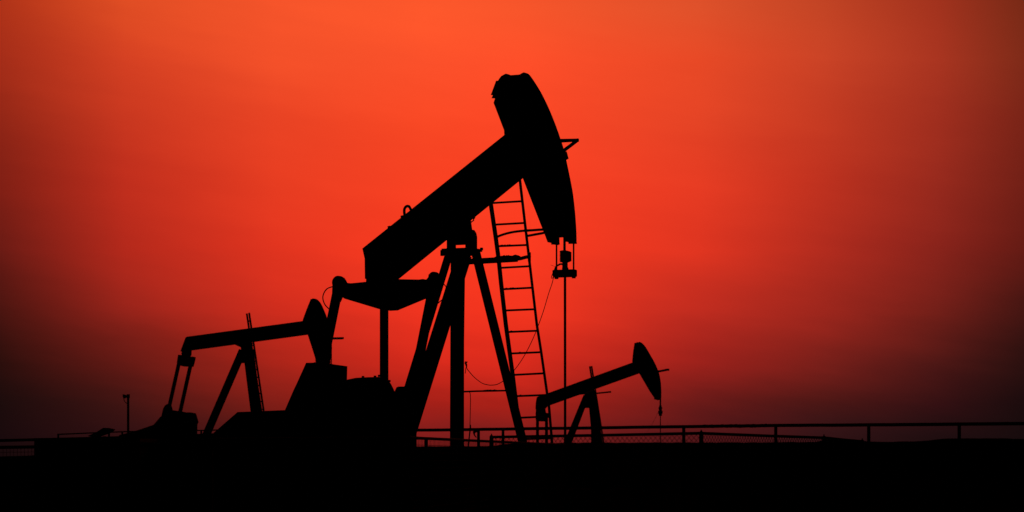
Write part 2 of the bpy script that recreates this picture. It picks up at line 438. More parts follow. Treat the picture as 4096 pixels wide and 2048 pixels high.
# arm from post to ladder with rags tied round it
bm = NB(); a = U(1868,1047,.1); b = Y(2070,1036,-.70); bar(bm, a, b, .085, .085, (0,0,1)); arm = obj('ladder_arm', bm, STEEL, main)
bm = NB(); c = Y(2084,1034,-.70); d = Y(2118,1027,-.70)
tube(bm, [b, c, c.lerp(d,.6)+Vector((0,0,.006)), d], .028, 8); box(bm, d.x-.02, d.x+.02, d.y-.015, d.y+.02, d.z-.075, d.z+.07); obj('clamp', bm, CAST, arm)
bm = NB(); rr = random.Random(11)
for k in range(46):
    f = .61 + .39*k/46; p = a.lerp(b, f); o = Vector((rr.uniform(-.03,.03), rr.uniform(-.02,.02), .04+rr.uniform(0,.022)))
    tube(bm, [p+o*.6-Vector((0,.05,0)), p+o, p+o*.7+Vector((0,.05,0))], rr.uniform(.006,.014), 5)
obj('rag_wrap', bm, CLOTH, arm)

# ladder
yl, yr = -.20, -.68
lad_l = [(1961,800),(1966,835),(1983,950),(1995,1040),(2004,1130),(2023.5,1300),(2038,1400),(2049.5,1490),(2060,1566),(2068,1640),(2080,1760)]
lad_r = [(2078,705),(2083,750),(2147.5,1300),(2163.5,1400),(2196,1627),(2209,1780)]
def resamp(pts, y, pys):
    out = []
    for py in pys:
        for (xa, ya), (xb, yb) in zip(pts, pts[1:]):
            if ya <= py <= yb: out.append(Y(xa+(xb-xa)*(py-ya)/(yb-ya), py, y)); break
    return out
bm = NB()
L = resamp(lad_l, yl, [800, 835, 950, 1040, 1130, 1300, 1490, 1640, 1760]); L.append(extend_to_ground(L[-2], L[-1], .1))
R = resamp(lad_r, yr, [705, 750, 1300, 1400, 1627, 1780]); R.append(extend_to_ground(R[-2], R[-1], .1))
ladder_root = None
def rail(pts, w, nm, parent):
    bm = NB()
    for p, q in zip(pts, pts[1:]): 
        d = (q-p).normalized()*.004
        bar(bm, p-d, q+d, w, w*.7, (0,1,0))
    return obj(nm, bm, GALV, parent)
bm = NB()
rung_px = [(1974,812,2083,805),(1984,898.5,2093,892),(1993,985,2103,980),(2004,1071.5,2113.5,1065),(2014.4,1157,2124,1151),(2024.7,1242,2135,1237),
           (2035,1328,2145,1323),(2047,1414,2156,1409),(2058,1499.6,2168,1493.6),(2070,1584.5,2180,1580),(2082,1671,2193,1666),(2093,1757,2205,1752),(2104,1843,2216,1838),(2116,1930,2227,1925)]
lad = None
ladder = thing('ladder', '', '')       # filled below as a part group
bpy.data.objects.remove(ladder)
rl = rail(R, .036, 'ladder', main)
rail(L, .058, 'side_rail', rl)
for i, (x0, y0, x1, y1) in enumerate(rung_px):
    bm = NB(); a = Y(x0-3, y0, yl-.01); b = Y(x1+3, y1, yr+.01)
    tube(bm, [a, a.lerp(b,.5), b], .0165, 8)
    for k in range((0,0,5,0,3,0,1,1,0,1,0,0,0,0)[i]):
        p = a.lerp(b, random.uniform(.1,.6)); tube(bm, [p+Vector((0,-.025,.008)), p+Vector((0,0,.016)), p+Vector((0,.025,.01))], .008, 6)
    obj('rung', bm, GALV, rl)
# safety hoop round the ladder
bm = NB(); hp = [(1990,947,-.20,0),(2004,941,-.26,0),(2030,933,-.34,0),(2060,927,-.46,0),(2095,923,-.66,0),(2130,921,-.72,0),(2168,918.5,-.74,0),(2186,922,-.70,0),(2176,931,-.70,0),(2140,938,-.70,0),(2108,944,-.69,0)]
tube(bm, smooth([Y(x, y, w) for x, y, w, _ in hp], 3), .020, 8); obj('safety_hoop', bm, GALV, rl, smooth=True)

# equalizer across the rear of the beam
ue = Y(1540,1125,0).x
eq = [(1371,1131),(1386,1131),(1404,1133),(1464,1127),(1590,1116.5),(1676,1118),(1690,1115.7),(1716,1120),(1716,1176),(1688,1188),(1565,1239),(1536,1240.5),(1518,1237),(1378.6,1195),(1371,1190)]
bm = NB(); poly(bm, [U(x, y, ue) for x, y in eq], (.03,0,0)); 
eq2 = [(x, y) for x, y in eq]
poly(bm, [U(x, y, ue)+Vector((.17,0,0)) for x, y in eq2], (.03,0,0))
top = [(1378,1135),(1404,1136),(1464,1130),(1590,1119.5),(1676,1121),(1710,1122)]
for p, q in zip(top, top[1:]):
    a, b = U(*p, ue), U(*q, ue); poly(bm, [a+Vector((.031,0,0)), b+Vector((.031,0,0)), b+Vector((.031,0,-.03)), a+Vector((.031,0,-.03))], (.138,0,0))
bot = [(1378,1187),(1518,1230),(1565,1231),(1688,1182),(1712,1172)]
for p, q in zip(bot, bot[1:]):
    a, b = U(*p, ue), U(*q, ue); poly(bm, [a+Vector((.031,0,0)), b+Vector((.031,0,0)), b+Vector((.031,0,.03)), a+Vector((.031,0,.03))], (.138,0,0))
equ = obj('equalizer', bm, STEEL, main)
# equalizer (tail) bearing below the beam
bm = NB(); a = U(1459,1060,ue-.08); 
q = [U(x, y, ue-.10) for x, y in ((1458,1018),(1459.5,1115),(1464,1116),(1464,1128),(1578,1120),(1566,1040))]
poly(bm, q, (.08,0,0)); poly(bm, [U(x, y, ue-.10)+Vector((.24,0,0)) for x, y in ((1458,1040),(1464,1128),(1545,1122),(1540,1060))], (.05,0,0))
obj('tail_bearing', bm, CAST, main)
# second face of the tail bearing box sides
bm = NB(); box(bm, ue-.01, ue+.13, -.10, .10, Y(1540,1125,0).z-.02, Y(1540,1125,0).z+.32); obj('bearing_block', bm, CAST, equ)

# pitmans
def pitman(topc, mid, y, wpx, ball, name='pitman_arm'):
    a = Y(topc[0], topc[1], y); b = Y(mid[0], mid[1], y); g = b + (b-a).normalized()*((b.z - Y(1500,1610,y).z)/abs((b-a).normalized().z))
    w = wpx*38/F
    bm = NB(); hbeam(bm, a, g, w*.9, w*1.0, Vector((.45,-1,0)))
    p = obj(name, bm, STEEL, main)
    return p, a, g
pf, fa, fg = pitman((1350,1165), (1306,1384), .80, 36, 1)
pn, na, ng = pitman((1734,1140), (1687,1380), -.80, 36, 1)
# upper wrist bearings
bm = NB(); c = U(1355,1130,ue+.0); disc(bm, c, (1,0,0), .098, .07, 24)
poly(bm, [U(x, y, ue-.0) for x, y in ((1329,1130),(1362,1108),(1370,1120),(1378,1136),(1388,1138),(1388,1180),(1357,1186),(1348,1207),(1330,1200),(1327,1180))], (.12,0,0))
obj('wrist_bearing', bm, CAST, pf, bevel=.006)
bm = NB(); c = U(1737,1110,ue+.0); disc(bm, c, (1,0,0), .083, .07, 24)
poly(bm, [U(x, y, ue-.0) for x, y in ((1704,1118),(1713,1107),(1713,1098),(1719,1094),(1740,1095),(1748,1115),(1745,1160),(1722,1186),(1703,1184))], (.12,0,0))
obj('wrist_bearing', bm, CAST, pn, bevel=.006)
bm = NB(); tube(bm, smooth([Y(x, y, .84) for x, y in ((1334,1146),(1322,1149),(1310,1154),(1301,1163),(1295,1174),(1291.5,1186),(1292,1198),(1296,1211),(1303,1223),(1311,1231),(1320,1240))], 3), .0085, 8)
obj('grease_hose', bm, RUB, pf, smooth=True)
for pts in (((1777,1138),(1781,1143),(1786,1149)), ((1752,1213),(1760,1206),(1769,1199))):
    bm = NB(); tube(bm, [Y(x, y, .3) for x, y in pts], .008, 6); obj('brake_cable', bm, RUB, main)

# cross column standing behind the equalizer
bm = NB(); uc = ue+.45
a, b = U(1512,1225,uc), U(1545,1225,uc); c = U(1520,1530,uc)
box(bm, uc, uc+.07, min(a.y,b.y), max(a.y,b.y)-.03, c.z-.3, a.z); obj('support_column', bm, STEEL, main)
bm = NB()
p = U(1518,1503, uc-.03); disc(bm, p, (0,1,0), .018, .04, 6); obj('bolt', bm, CAST, main)
bm = NB(); p = U(1556,1524, uc-.03); disc(bm, p, (0,1,0), .018, .04, 6); obj('bolt', bm, CAST, main)

# gearbox with cranks, counterweights, guards
ug = uc - .25
bm = NB()
gb = [(1376,1521),(1388,1518),(1422,1511),(1470,1508.5),(1515,1507.5),(1529,1522),(1538,1535),(1548,1555),(1553,1570),(1553,1740),(1376,1740)]
poly(bm, [U(x, y, ug) for x, y in gb], (.22,0,0)); gbx = obj('gearbox', bm, CAST, main, bevel=.012)
bm = NB(); box(bm, ug-.5, ug-.003, -.42, .42, .8, U(1450,1600,ug).z); obj('gear_sump', bm, CAST, gbx, bevel=.01)
for x, y in ((1452,1508),(1500,1506.5)):
    bm = NB(); disc(bm, U(x, y, ug+.05), (0,0,1), .02, .03, 6); obj('bolt', bm, CAST, gbx)
shz = U(1450,1640,ug).z
bm = NB(); disc(bm, (ug+.1, .35, shz), (0,1,0), .13, 1.2, 24); obj('crank_shaft', bm, CAST, gbx)
# near crank arm towards the wrist pin and its weight
bm = NB()
prism(bm, uz([(1586,1563),(1592,1549),(1598,1546),(1616,1546),(1625,1570),(1625,1620),(1610,1700),(1590,1760),(1540,1760),(1550,1600),(1573,1569)], -.91), -.94, -.88)
cr = obj('crank', bm, CAST, main, bevel=.01)
bm = NB(); disc(bm, (ng.x, -.76, ng.z), (0,1,0), .08, .18, 20); obj('wrist_pin', bm, CAST, cr)
# far side: weight block
fy = .86
bm = NB(); pq = uz([(1260.5,1449),(1326,1456),(1389.5,1465),(1388,1518),(1388,1800),(1130,1800),(1175,1640)], fy)
prism(bm, pq, fy, fy+.02)
pq2 = uz([(1224.5,1451),(1186,1536),(1174,1561),(1139.6,1640.4),(1110,1700)], fy+.19)
full = [pq[0]] + pq[1:5] + [(pq2[-1][0], pq[4][1]), pq2[-1], pq2[3], pq2[2], pq2[1], pq2[0]]
full2 = full[1:6] + [pq2[-1], pq2[3], pq2[2], pq2[1], pq2[0]]
prism(bm, [pq2[0]] + pq[1:5] + [(pq2[-1][0], pq[4][1])] + [pq2[-1], pq2[3], pq2[2], pq2[1]], fy+.02, fy+.19)
cw = obj('counterweight', bm, CAST, main)
bm = NB(); disc(bm, (fg.x, fy-.12, fg.z), (0,1,0), .09, .34, 20); obj('wrist_pin', bm, CAST, cw)
# belt guard and engine house towards the camera, on the skid
um = ug - 1.9
bm = NB(); mh = [(950,1648),(1003.7,1646),(1058.6,1643.5),(1139.6,1640.4),(1300,1636),(1400,1633),(1400,1800),(800,1800),(800,1779),(856,1730)]
poly(bm, [U(x, y, um) for x, y in mh], (.06,0,0))
for p in range(5):
    x = 1000+p*80; a = U(x, 1660, um); box(bm, um-.02, um-.001, a.y-.012, a.y+.012, .5, a.z)
hs = obj('belt_guard', bm, STEEL, main)
a, b = U(960,1652,um), U(1395,1640,um)
bm = NB(); box(bm, um-.9, um-.021, b.y, a.y-.1, .5, 1.75); obj('engine', bm, CAST, main, bevel=.03)
# skid
bm = NB()
for y in (-.75, .75): hbeam(bm, (um-1.3, y, .15), (2.4, y, .15), .2, .3, (0,1,0))
for k in range(7): u = um-1.1+k*(3.3-um)/6.6; bar(bm, (u, -.65, .15), (u, .65, .15), .12, .2, (1,0,0))
obj('skid', bm, STEEL, main)
bm = NB(); box(bm, ug-.75, ug+.75, -.5, .5, .30, .8); obj('pedestal', bm, STEEL, main)

# bridle cables, load cell, carrier bar, polished rod
uh = Y(2295,1020,-.155).x
zc = [Y(2226,1080,.15).z, Y(2294,1080,-.15).z]
for (x, yt, yb, y) in ((2226.2,978,1085,.15), (2294.5,973,1082,-.15)):
    bm = NB(); a = Y(x, yt, y); b = Y(x, yb, y); tube(bm, [a, b], .0145, 10); obj('bridle_cable', bm, ROD, main)
ur = (Y(2226.2,1030,.15).x + Y(2294.5,1030,-.15).x)/2
def Ux(x, y, du=0): return U(x, y, ur+du)
bm = NB(); q = [Ux(x, y) for x, y in ((2214,1082),(2219,1080),(2299,1077.5),(2304,1080),(2304,1105),(2299,1107.5),(2219,1110.5),(2214,1104))]
poly(bm, [p-Vector((.05,0,0)) for p in q], (.1,0,0)); cb = obj('carrier_bar', bm, CAST, main, bevel=.006)
for x, y in ((2226,1112),(2295,1109)):
    bm = NB(); disc(bm, Ux(x, y), (0,0,1), .036, .035, 8); obj('nut', bm, CAST, cb)
rr = random.Random(2); bm = NB()
for k in range(1):
    p = Ux(2303, 1084); tube(bm, [p, p+Vector((0, -rr.uniform(.01,.02), rr.uniform(-.01,.01)))], .004, 5)
obj('frayed_wire', bm, RUB, cb)
c = Ux(2259.5,1400)
bm = NB(); z1, z0 = Ux(2259,950).z, EYE-1.3; tube(bm, [(c.x, Ux(2258,970).y, z1), (c.x, Ux(2258.2,1030).y, Ux(2258,1030).z), (c.x, Ux(2260,1110).y, Ux(2260,1110).z), (c.x, Ux(2260.5,1780).y, Ux(2260,1780).z), (c.x, Ux(2260.5,1780).y, z0)], .0225, 14)
obj('polished_rod', bm, ROD, main)
bm = NB(); q = [Ux(x, y) for x, y in ((2244,1004),(2252,1002),(2264,1001.5),(2274,1004),(2282,1008),(2282,1044),(2269,1049.5),(2244,1049))]
poly(bm, [p-Vector((.04,0,0)) for p in q], (.08,0,0)); lc = obj('load_cell', bm, CAST, cb)
bm = NB()
for k in range(8): p = Ux(2240, 1006+k*5.4); tube(bm, [p, p+Vector((0,.008,0))], .006, 6)
obj('fin', bm, CAST, lc)
bm = NB(); disc(bm, Ux(2260,1064), (0,0,1), .047, .13, 16); disc(bm, Ux(2261,1074), (0,0,1), .055, .03, 16); obj('rod_clamp', bm, CAST, cb, bevel=.004)
bm = NB(); tube(bm, [Ux(x, y) for x, y in ((2252,1058),(2245,1056),(2239,1057),(2234,1060),(2228,1063),(2223,1068),(2220,1078),(2216,1086))], .016, 8)
tube(bm, [Ux(x, y) for x, y in ((2203,1060),(2211,1062.5),(2219,1066))], .003, 5)
tube(bm, [Ux(x, y) for x, y in ((2212,1090),(2208,1100),(2205,1110),(2207,1114),(2211,1111),(2214,1106))], .006, 6)
obj('cable_gland', bm, RUB, cb, smooth=True)
# signal cable sagging from the carrier bar to the post
pts = [(2215,1106),(2213,1114),(2208,1135),(2194.6,1174),(2173,1246.5),(2152,1305),(2134,1350),(2106.7,1406),(2079.5,1451),(2056,1482),(2035,1506),(2011.6,1524.7),(1996,1534),(1982.5,1539),(1961,1540.6),(1944,1538),(1928,1532.5),(1910,1520),(1893,1505),(1880,1490),(1870,1478),(1866,1468),(1864,1458),(1862,1450)]
bm = NB(); A = []
for i, (x, y) in enumerate(pts):
    f = i/(len(pts)-1); u = ur*(1-f) + 1.0*f
    A.append(U(x, y, u))
tube(bm, smooth(A, 3), .0065, 6); sc_ = obj('signal_cable', bm, RUB, main, smooth=True)
e = A[-1]
bm = NB()
for (x0, y0, x1, y1, r) in ((1860,1447,1870,1448,.008),(1861,1450,1866,1462,.016),(1864,1460,1867,1467,.012),(1861,1494,1863,1475,.006),(1863,1475,1865,1465,.006),(1868,1447,1866,1452,.007)):
    tube(bm, [U(x0, y0, 1.0), U((x0+x1)/2+.3, (y0+y1)/2, 1.0), U(x1, y1, 1.0)], r, 6)
obj('cable_clamp', bm, CAST, sc_)

# ------------------------------------------------------------------ far pumps
def far_pump(G, s, label, spec):
    t = thing('pumpjack', label, 'pumpjack', G.O, G.t, 'oil pumpjacks')
    hw = .17
    hb = NB(); pr = G.uz(smooth([(*p, 0) for p in spec['head_near']], 3) and [q[:2] for q in smooth([(*p, 0) for p in spec['head_near']], 3)], -hw) + G.uz(spec['head_far'], hw)
    prism(hb, pr, -hw, -hw+.025); prism(hb, pr, hw-.025, hw)
    cx = sum(p[0] for p in pr)/len(pr); cz = sum(p[1] for p in pr)/len(pr)
    inner = [(cx+(u-cx)*.985, cz+(z-cz)*.985) for u, z in pr]
    prism(hb, inner, -hw+.0255, hw-.0255)
    hd = obj('horsehead', hb, STEEL, t)
    t0, t1 = G.uz(spec['beam_top'], hw); b0, b1 = G.uz(spec['beam_bot'], -hw)
    bb = NB(); tf = .04
    prism(bb, [t0, (t1[0]+.2, lineat(t0,t1,t1[0]+.2)), (t1[0]+.2, lineat(t0,t1,t1[0]+.2)-tf), (t0[0], t0[1]-tf)], -hw, hw)
    prism(bb, [(b0[0],b0[1]), b1, (b1[0], b1[1]+tf), (b0[0], b0[1]+tf)], -hw, hw)
    prism(bb, [(t0[0]+.01, t0[1]-tf), (t1[0]+.1, lineat(t0,t1,t1[0]+.1)-tf), (b1[0], b1[1]+tf), (b0[0], b0[1]+tf)], -.012, .012)
    if spec.get('tail'):
        tl = G.uz(spec['tail'], 0); prism(bb, tl, -hw, hw)
    for k in range(5):
        u = b0[0]+.3 + k*(b1[0]-b0[0]-.4)/4.5
        prism(bb, [(u, lineat(t0,t1,u)-tf), (u+.02, lineat(t0,t1,u+.02)-tf), (u+.02, lineat(b0,b1,u+.02)+tf), (u, lineat(b0,b1,u)+tf)], -hw+.01, hw-.01)
    obj('walking_beam', bb, STEEL, t)
    # tail bearing, equalizer and pitmans
    bm = NB(); q = G.uz(spec['tailbear'], 0); prism(bm, q, -.14, .14); obj('tail_bearing', bm, CAST, t)
    ue = sum(G.Y(x, y, 0).x for x, y in spec['eq'])/len(spec['eq'])
    bm = NB(); xs = [p[0] for p in spec['eq']]
    zt_, zb_ = G.Y(*spec['eq'][0], 0).z, G.Y(*spec['eq'][2], 0).z
    # a cross box between the two pitmans
    poly(bm, [G.U(x, y, ue-.13) for x, y in spec['eqp']], (.26,0,0)); equ = obj('equalizer', bm, STEEL, t)
    for (a, b, y, w) in spec['pit']:
        A, B = G.Y(*a, y), G.Y(*b, y); g = A + (B-A)*((A.z-1.6)/(A.z-B.z)) if B.z > 1.6 else B
        bm = NB(); hbeam(bm, A, B, w*G.O.y/F*.8, w*G.O.y/F*.95, Vector((.1,-1,0))); obj('pitman_arm', bm, STEEL, t)
    # saddle + post
    bm = NB(); prism(bm, G.uz(spec['saddle'], 0), -.25, .25); obj('saddle_bearing', bm, CAST, t)
    for (a, b, y0, y1, w) in spec['legs']:
        A, B = G.Y(*a, y0), G.Y(*b, y1); g = extend_to_ground(A, B, .3)
        bm = NB(); ww = w*G.O.y/F; hbeam(bm, A, g, .2, ww, Vector((.05,-1,0))); obj('leg', bm, STEEL, t)
    if spec.get('postbox'):
        bm = NB(); prism(bm, G.uz(spec['postbox'], 0), -.2, .2); obj('post_cap', bm, STEEL, t)
    # ladder
    la = None
    (tx, ty), (bx, by), wpx = spec['ladder']
    y0 = -.22; wl = spec.get('lw', .44)
    T0 = G.Y(tx, ty, y0); B0 = G.Y(bx, by, y0); T1 = T0 + Vector((0,-wl,0)); B1 = B0 + Vector((0,-wl,0))
    # shift far rail so the pair shows wpx wide
    for q0 in (T1, B1): pass
    gB0, gB1 = extend_to_ground(T0, B0, .1), extend_to_ground(T1, B1, .1)
    bm = NB(); tube(bm, [T0, gB0], .04, 6); la = obj('ladder', bm, GALV, t)
    bm = NB(); tube(bm, [T1, gB1], .04, 6); obj('side_rail', bm, GALV, la)
    n = int((T0-gB0).length/.32)
    for k in range(1, n):
        f = k/n; bm = NB(); tube(bm, [T0.lerp(gB0, f), T1.lerp(gB1, f)], .028, 6); obj('rung', bm, GALV, la)
    # front spike bracket
    for pts, r, nm in spec.get('bars', []):
        bm = NB(); pp = [G.Y(x, y, 0) for x, y in pts]; bar(bm, pp[0]-Vector((0,.14,0)), pp[-1]-Vector((0,.14,0)), .04, r*2); bar(bm, pp[0]+Vector((0,.14,0)), pp[-1]+Vector((0,.14,0)), .04, r*2)
        bar(bm, pp[-1]-Vector((0,.17,0)), pp[-1]+Vector((0,.17,0)), r*2, r*2, (1,0,0)); obj(nm, bm, STEEL, t)
    # bridle, carrier bar, polished rod
    rx, ry0, ry1, rclamp0, rclamp1 = spec['rod']
    A = G.Y(rx, ry0, 0)
    for y in (-spec['br'], spec['br']):
        p = Vector((A.x, y, A.z)); e = Vector((A.x, y, G.Y(rx, rclamp0+8, 0).z)); bm = NB(); tube(bm, [p, e], .022, 6); obj('bridle_cable', bm, ROD, t)
    zc0, zc1 = G.Y(rx, rclamp0, 0).z, G.Y(rx, rclamp1, 0).z
    bm = NB(); h = zc0-zc1
    for (f0, f1, r) in ((.0,.22,.06),(.16,.36,.085),(.36,.5,.07)):
        disc(bm, (A.x, 0, zc0-h*(f0+f1)/2), (0,0,1), r, h*(f1-f0), 12)
    cb = obj('rod_clamp', bm, CAST, t)
    bm = NB(); box(bm, A.x-.055, A.x+.055, -.16, .16, zc1+h*.22, zc1+h*.5); disc(bm, (A.x,0,zc1+h*.12), (0,0,1), .075, h*.22, 12); obj('carrier_bar', bm, CAST, t)
    bm = NB(); tube(bm, [(A.x,0,zc0), (A.x,0,.9)], .021, 8); obj('polished_rod', bm, ROD, t)
    bm = NB(); disc(bm, (A.x,0,.45), (0,0,1), .14, .9, 12); disc(bm, (A.x,0,.7), (1,0,0), .08, .7, 10); obj('wellhead', bm, CAST, t)
    if spec.get('wire'):
        bm = NB(); tube(bm, [G.Y(x, y, 0) for x, y in spec['wire']], .006, 5); obj('signal_cable', bm, RUB, t)
    # gearbox, cranks, skid
    if spec.get('gear'):
        bm = NB(); prism(bm, G.uz(spec['gear'], -.1), -.45, .25); obj('gearbox', bm, CAST, t)
    if spec.get('crank'):
        bm = NB(); prism(bm, G.uz(spec['crank'], -.62), -.7, -.55); obj('crank', bm, CAST, t)
        cc = G.uz(spec['crank'], -.62); zm = max(z for u, z in cc)
        bm = NB(); prism(bm, [(u, min(z, zm-.35)) for u, z in G.uz([(x+14, y) for x, y in spec['crank']], .62)], .55, .7); obj('crank', bm, CAST, t)
    if spec.get('guard'):
        bm = NB(); prism(bm, G.uz(spec['guard'], .2), .0, .5); obj('belt_guard', bm, STEEL, t)
    bm = NB(); u0 = G.Y(*spec['skid'][0], 0).x; u1 = G.Y(*spec['skid'][1], 0).x
    for y in (-.75,.75): hbeam(bm, (u0,y,.15), (u1,y,.15), .2, .3, (0,1,0))
    for k in range(6): u = u0+.2+k*(u1-u0-.4)/5; bar(bm, (u,-.65,.15), (u,.65,.15), .12, .2, (1,0,0))
    obj('skid', bm, STEEL, t)
    return t

GL = Fr(985, 98.0, 16)
far_pump(GL, 1, 'oil pumpjack behind at the left, its beam almost level, two thin pitman arms in view', dict(
    head_near=[(1256,1194),(1264,1195.5),(1272,1200),(1283.5,1213.5),(1295,1237),(1308.7,1271.7),(1318,1305),(1325,1345),(1328,1385),(1327,1415),(1321,1448),(1316,1456)],
    head_far=[(1262,1450),(1261,1433),(1246,1386),(1231,1340),(1212,1312),(1209.7,1285),(1211,1279),(1226,1238),(1242.7,1196),(1248,1196)],
    beam_top=[(744.5,1348),(1209.6,1285)], beam_bot=[(764.5,1401.8),(1232,1338.5)],
    tail=[(744.5,1349),(756,1348),(772,1401),(727,1406),(724,1404)],
    tailbear=[(730,1404),(765,1403),(764,1422),(755,1432),(736,1432),(727,1414)],
    eq=[(714.7,1419),(781,1428),(771.5,1468),(708.6,1461)], eqp=[(712,1419),(722,1421),(727,1428),(742,1430),(746,1426),(757,1429),(755,1440),(748,1467),(735,1466),(722,1463),(708.6,1461),(707,1450)],
    pit=[((722,1425),(678,1622),.74,14),((768,1435),(719,1655),-.74,14)],
    saddle=[(944,1378),(1003,1370),(1008,1376),(1003,1378),(1001,1400),(968,1400),(967,1388),(955,1383)],
    legs=[((971,1402),(835,1717),.1,.5,29),((978,1402),(852,1680),-.1,-.5,10),((993,1400),(1024,1645),-.1,-.55,40),((985,1400),(1016,1645),.1,.45,24)],
    postbox=[(966,1398),(1004,1398),(1007,1452),(962,1452)],
    ladder=((987,1254),(1045,1643),14), lw=.54, br=.13,
    bars=[([(1318,1354),(1368,1353)],.04,'front_bracket')],
    rod=(1323,1400,1450,1480,1530),
    gear=[(690,1642),(714,1645),(739,1650),(758,1650),(778.5,1654),(783,1668),(789,1689),(784.6,1698.6),(783,1760),(660,1760),(664,1642)],
    crank=[(669,1616),(680,1614),(687,1628),(691,1645),(735,1700),(735,1760),(640,1760),(646,1666),(652.7,1635.7),(660,1622)],
    guard=[(646,1666),(700,1660),(700,1790),(470,1790),(480,1740),(543,1724),(618,1698.6)],
    skid=[(470,1780),(1120,1780)]))
GR = Fr(2368, 110.0, 15)
far_pump(GR, 1, 'smallest oil pumpjack, standing beyond the chain link fence with its beam tilted upward', dict(
    head_near=[(2556,1366.8),(2567,1371),(2582,1387),(2601.7,1420),(2621,1455),(2636.6,1494),(2643.6,1533),(2645.6,1571.7),(2644,1599),(2636.6,1599),(2625,1596)],
    head_far=[(2617,1592),(2598,1564),(2557,1494),(2530,1453),(2528.7,1443.6),(2532,1410),(2537.7,1371.8),(2547,1370)],
    beam_top=[(2151,1587),(2529,1450)], beam_bot=[(2182,1628),(2560,1493)],
    tail=[(2151,1588),(2175,1578),(2186,1627),(2176,1637),(2145.6,1637),(2147,1610)],
    tailbear=[(2147,1634),(2178,1632),(2181,1652),(2146,1652)],
    eq=[(2143.6,1647),(2194,1651),(2190,1686),(2143.6,1680)], eqp=[(2142,1652),(2148,1646),(2160,1650),(2174,1653),(2173,1668),(2162,1686),(2150,1685),(2142.6,1680)],
    pit=[((2150,1660),(2150,1800),.74,10.5),((2186,1662),(2186,1800),-.74,10.5)],
    saddle=[(2322,1579),(2376,1560),(2378,1566),(2378,1584),(2346,1584),(2343,1577)],
    legs=[((2345,1584),(2278,1748),.1,.45,19),((2352,1584),(2300,1720),-.1,-.4,8),((2371,1584),(2389,1768),-.1,-.5,31),((2366,1584),(2383,1768),.1,.5,24)],
    postbox=[(2341,1584),(2380,1584),(2384,1620),(2384,1632),(2338,1632),(2334,1600)],
    ladder=((2359,1465),(2407,1770),12), lw=.28, br=.05,
    bars=[([(2628,1487),(2669,1479)],.045,'front_bracket'), ([(2380,1574),(2437,1568)],.035,'side_bar')],
    rod=(2641.5,1595,1622,1622,1664), wire=[(2631,1650),(2622,1672),(2608,1698),(2590,1727)],
    gear=[(2160,1790),(2230,1790),(2240,1880),(2150,1880)],
    crank=[(2140,1790),(2190,1790),(2200,1850),(2130,1850)],
    skid=[(2080,1880),(2520,1880)]))

# ------------------------------------------------------------------ fences
def pt(px, py, d): return Vector(((px-CX)/F*d, d, EYE + (HY-py)/F*d))
def gz(px, d, z=0.0): return Vector(((px-CX)/F*d, d, z))

# tall pipe railing behind: one thing
GRP = 'site fences and railings'
rt = thing('pipe_railing', 'long straight pipe railing at the right with widely spaced posts, above the wire fence', 'railing', gz(2800, 27), 0, GRP)
def loc(root, p): return Vector(p) - root.location
def dR(px): return 27.5 + (23.5-27.5)*(px-1500)/(4300-1500)
def yR(px):
    K = [(1400,1722.5),(1660,1721),(2012,1716.5),(2735,1706.5),(3100,1702),(3475,1699.5),(3837,1696.5),(4096,1694.5),(4500,1691)]
    for (a, b), (c, d) in zip(K, K[1:]):
        if a <= px <= c: return b+(d-b)*(px-a)/(c-a)
bm = NB(); rr = random.Random(4)
pts = []; px = 1400
while px <= 4500:
    pts.append(loc(rt, pt(px, yR(px) + rr.uniform(-.35,.35), dR(px)))); px += 60
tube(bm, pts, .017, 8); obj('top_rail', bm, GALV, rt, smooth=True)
bm = NB(); lump = []
px = 2790
while px < 3080:
    lump.append(loc(rt, pt(px, yR(px)+rr.uniform(-.8,.8), dR(px)))); px += 7
tube(bm, lump, [.0165+rr.uniform(0,.004) for _ in lump], 7); obj('tape_wrap', bm, CLOTH, rt)
for px in (1420, 1645, 2012, 2370, 2735, 3103, 3475, 3837, 4195):
    d = dR(px); a = loc(rt, pt(px, yR(px)+4, d)); bm = NB(); tube(bm, [a, (a.x, a.y, 0)], .017 if px > 2500 else .0155, 8); obj('post', bm, GALV, rt)

# little post with a hook that stands under the railing
hk = thing('valve_post', 'short post with a hooked hose end, just beside the thick central pump leg', 'post', gz(1914, 29.0))
bm = NB(); tube(bm, [loc(hk, pt(1914,1724,29)), (0,0,0)], .017, 8); obj('post', bm, GALV, hk)
bm = NB(); tube(bm, [loc(hk, pt(x, y, 29)) for x, y in ((1912,1724),(1903,1725),(1896,1729),(1897,1738),(1901,1745),(1906,1750))], [.014,.016,.018,.009,.007,.006], 7); obj('hose_hook', bm, RUB, hk)

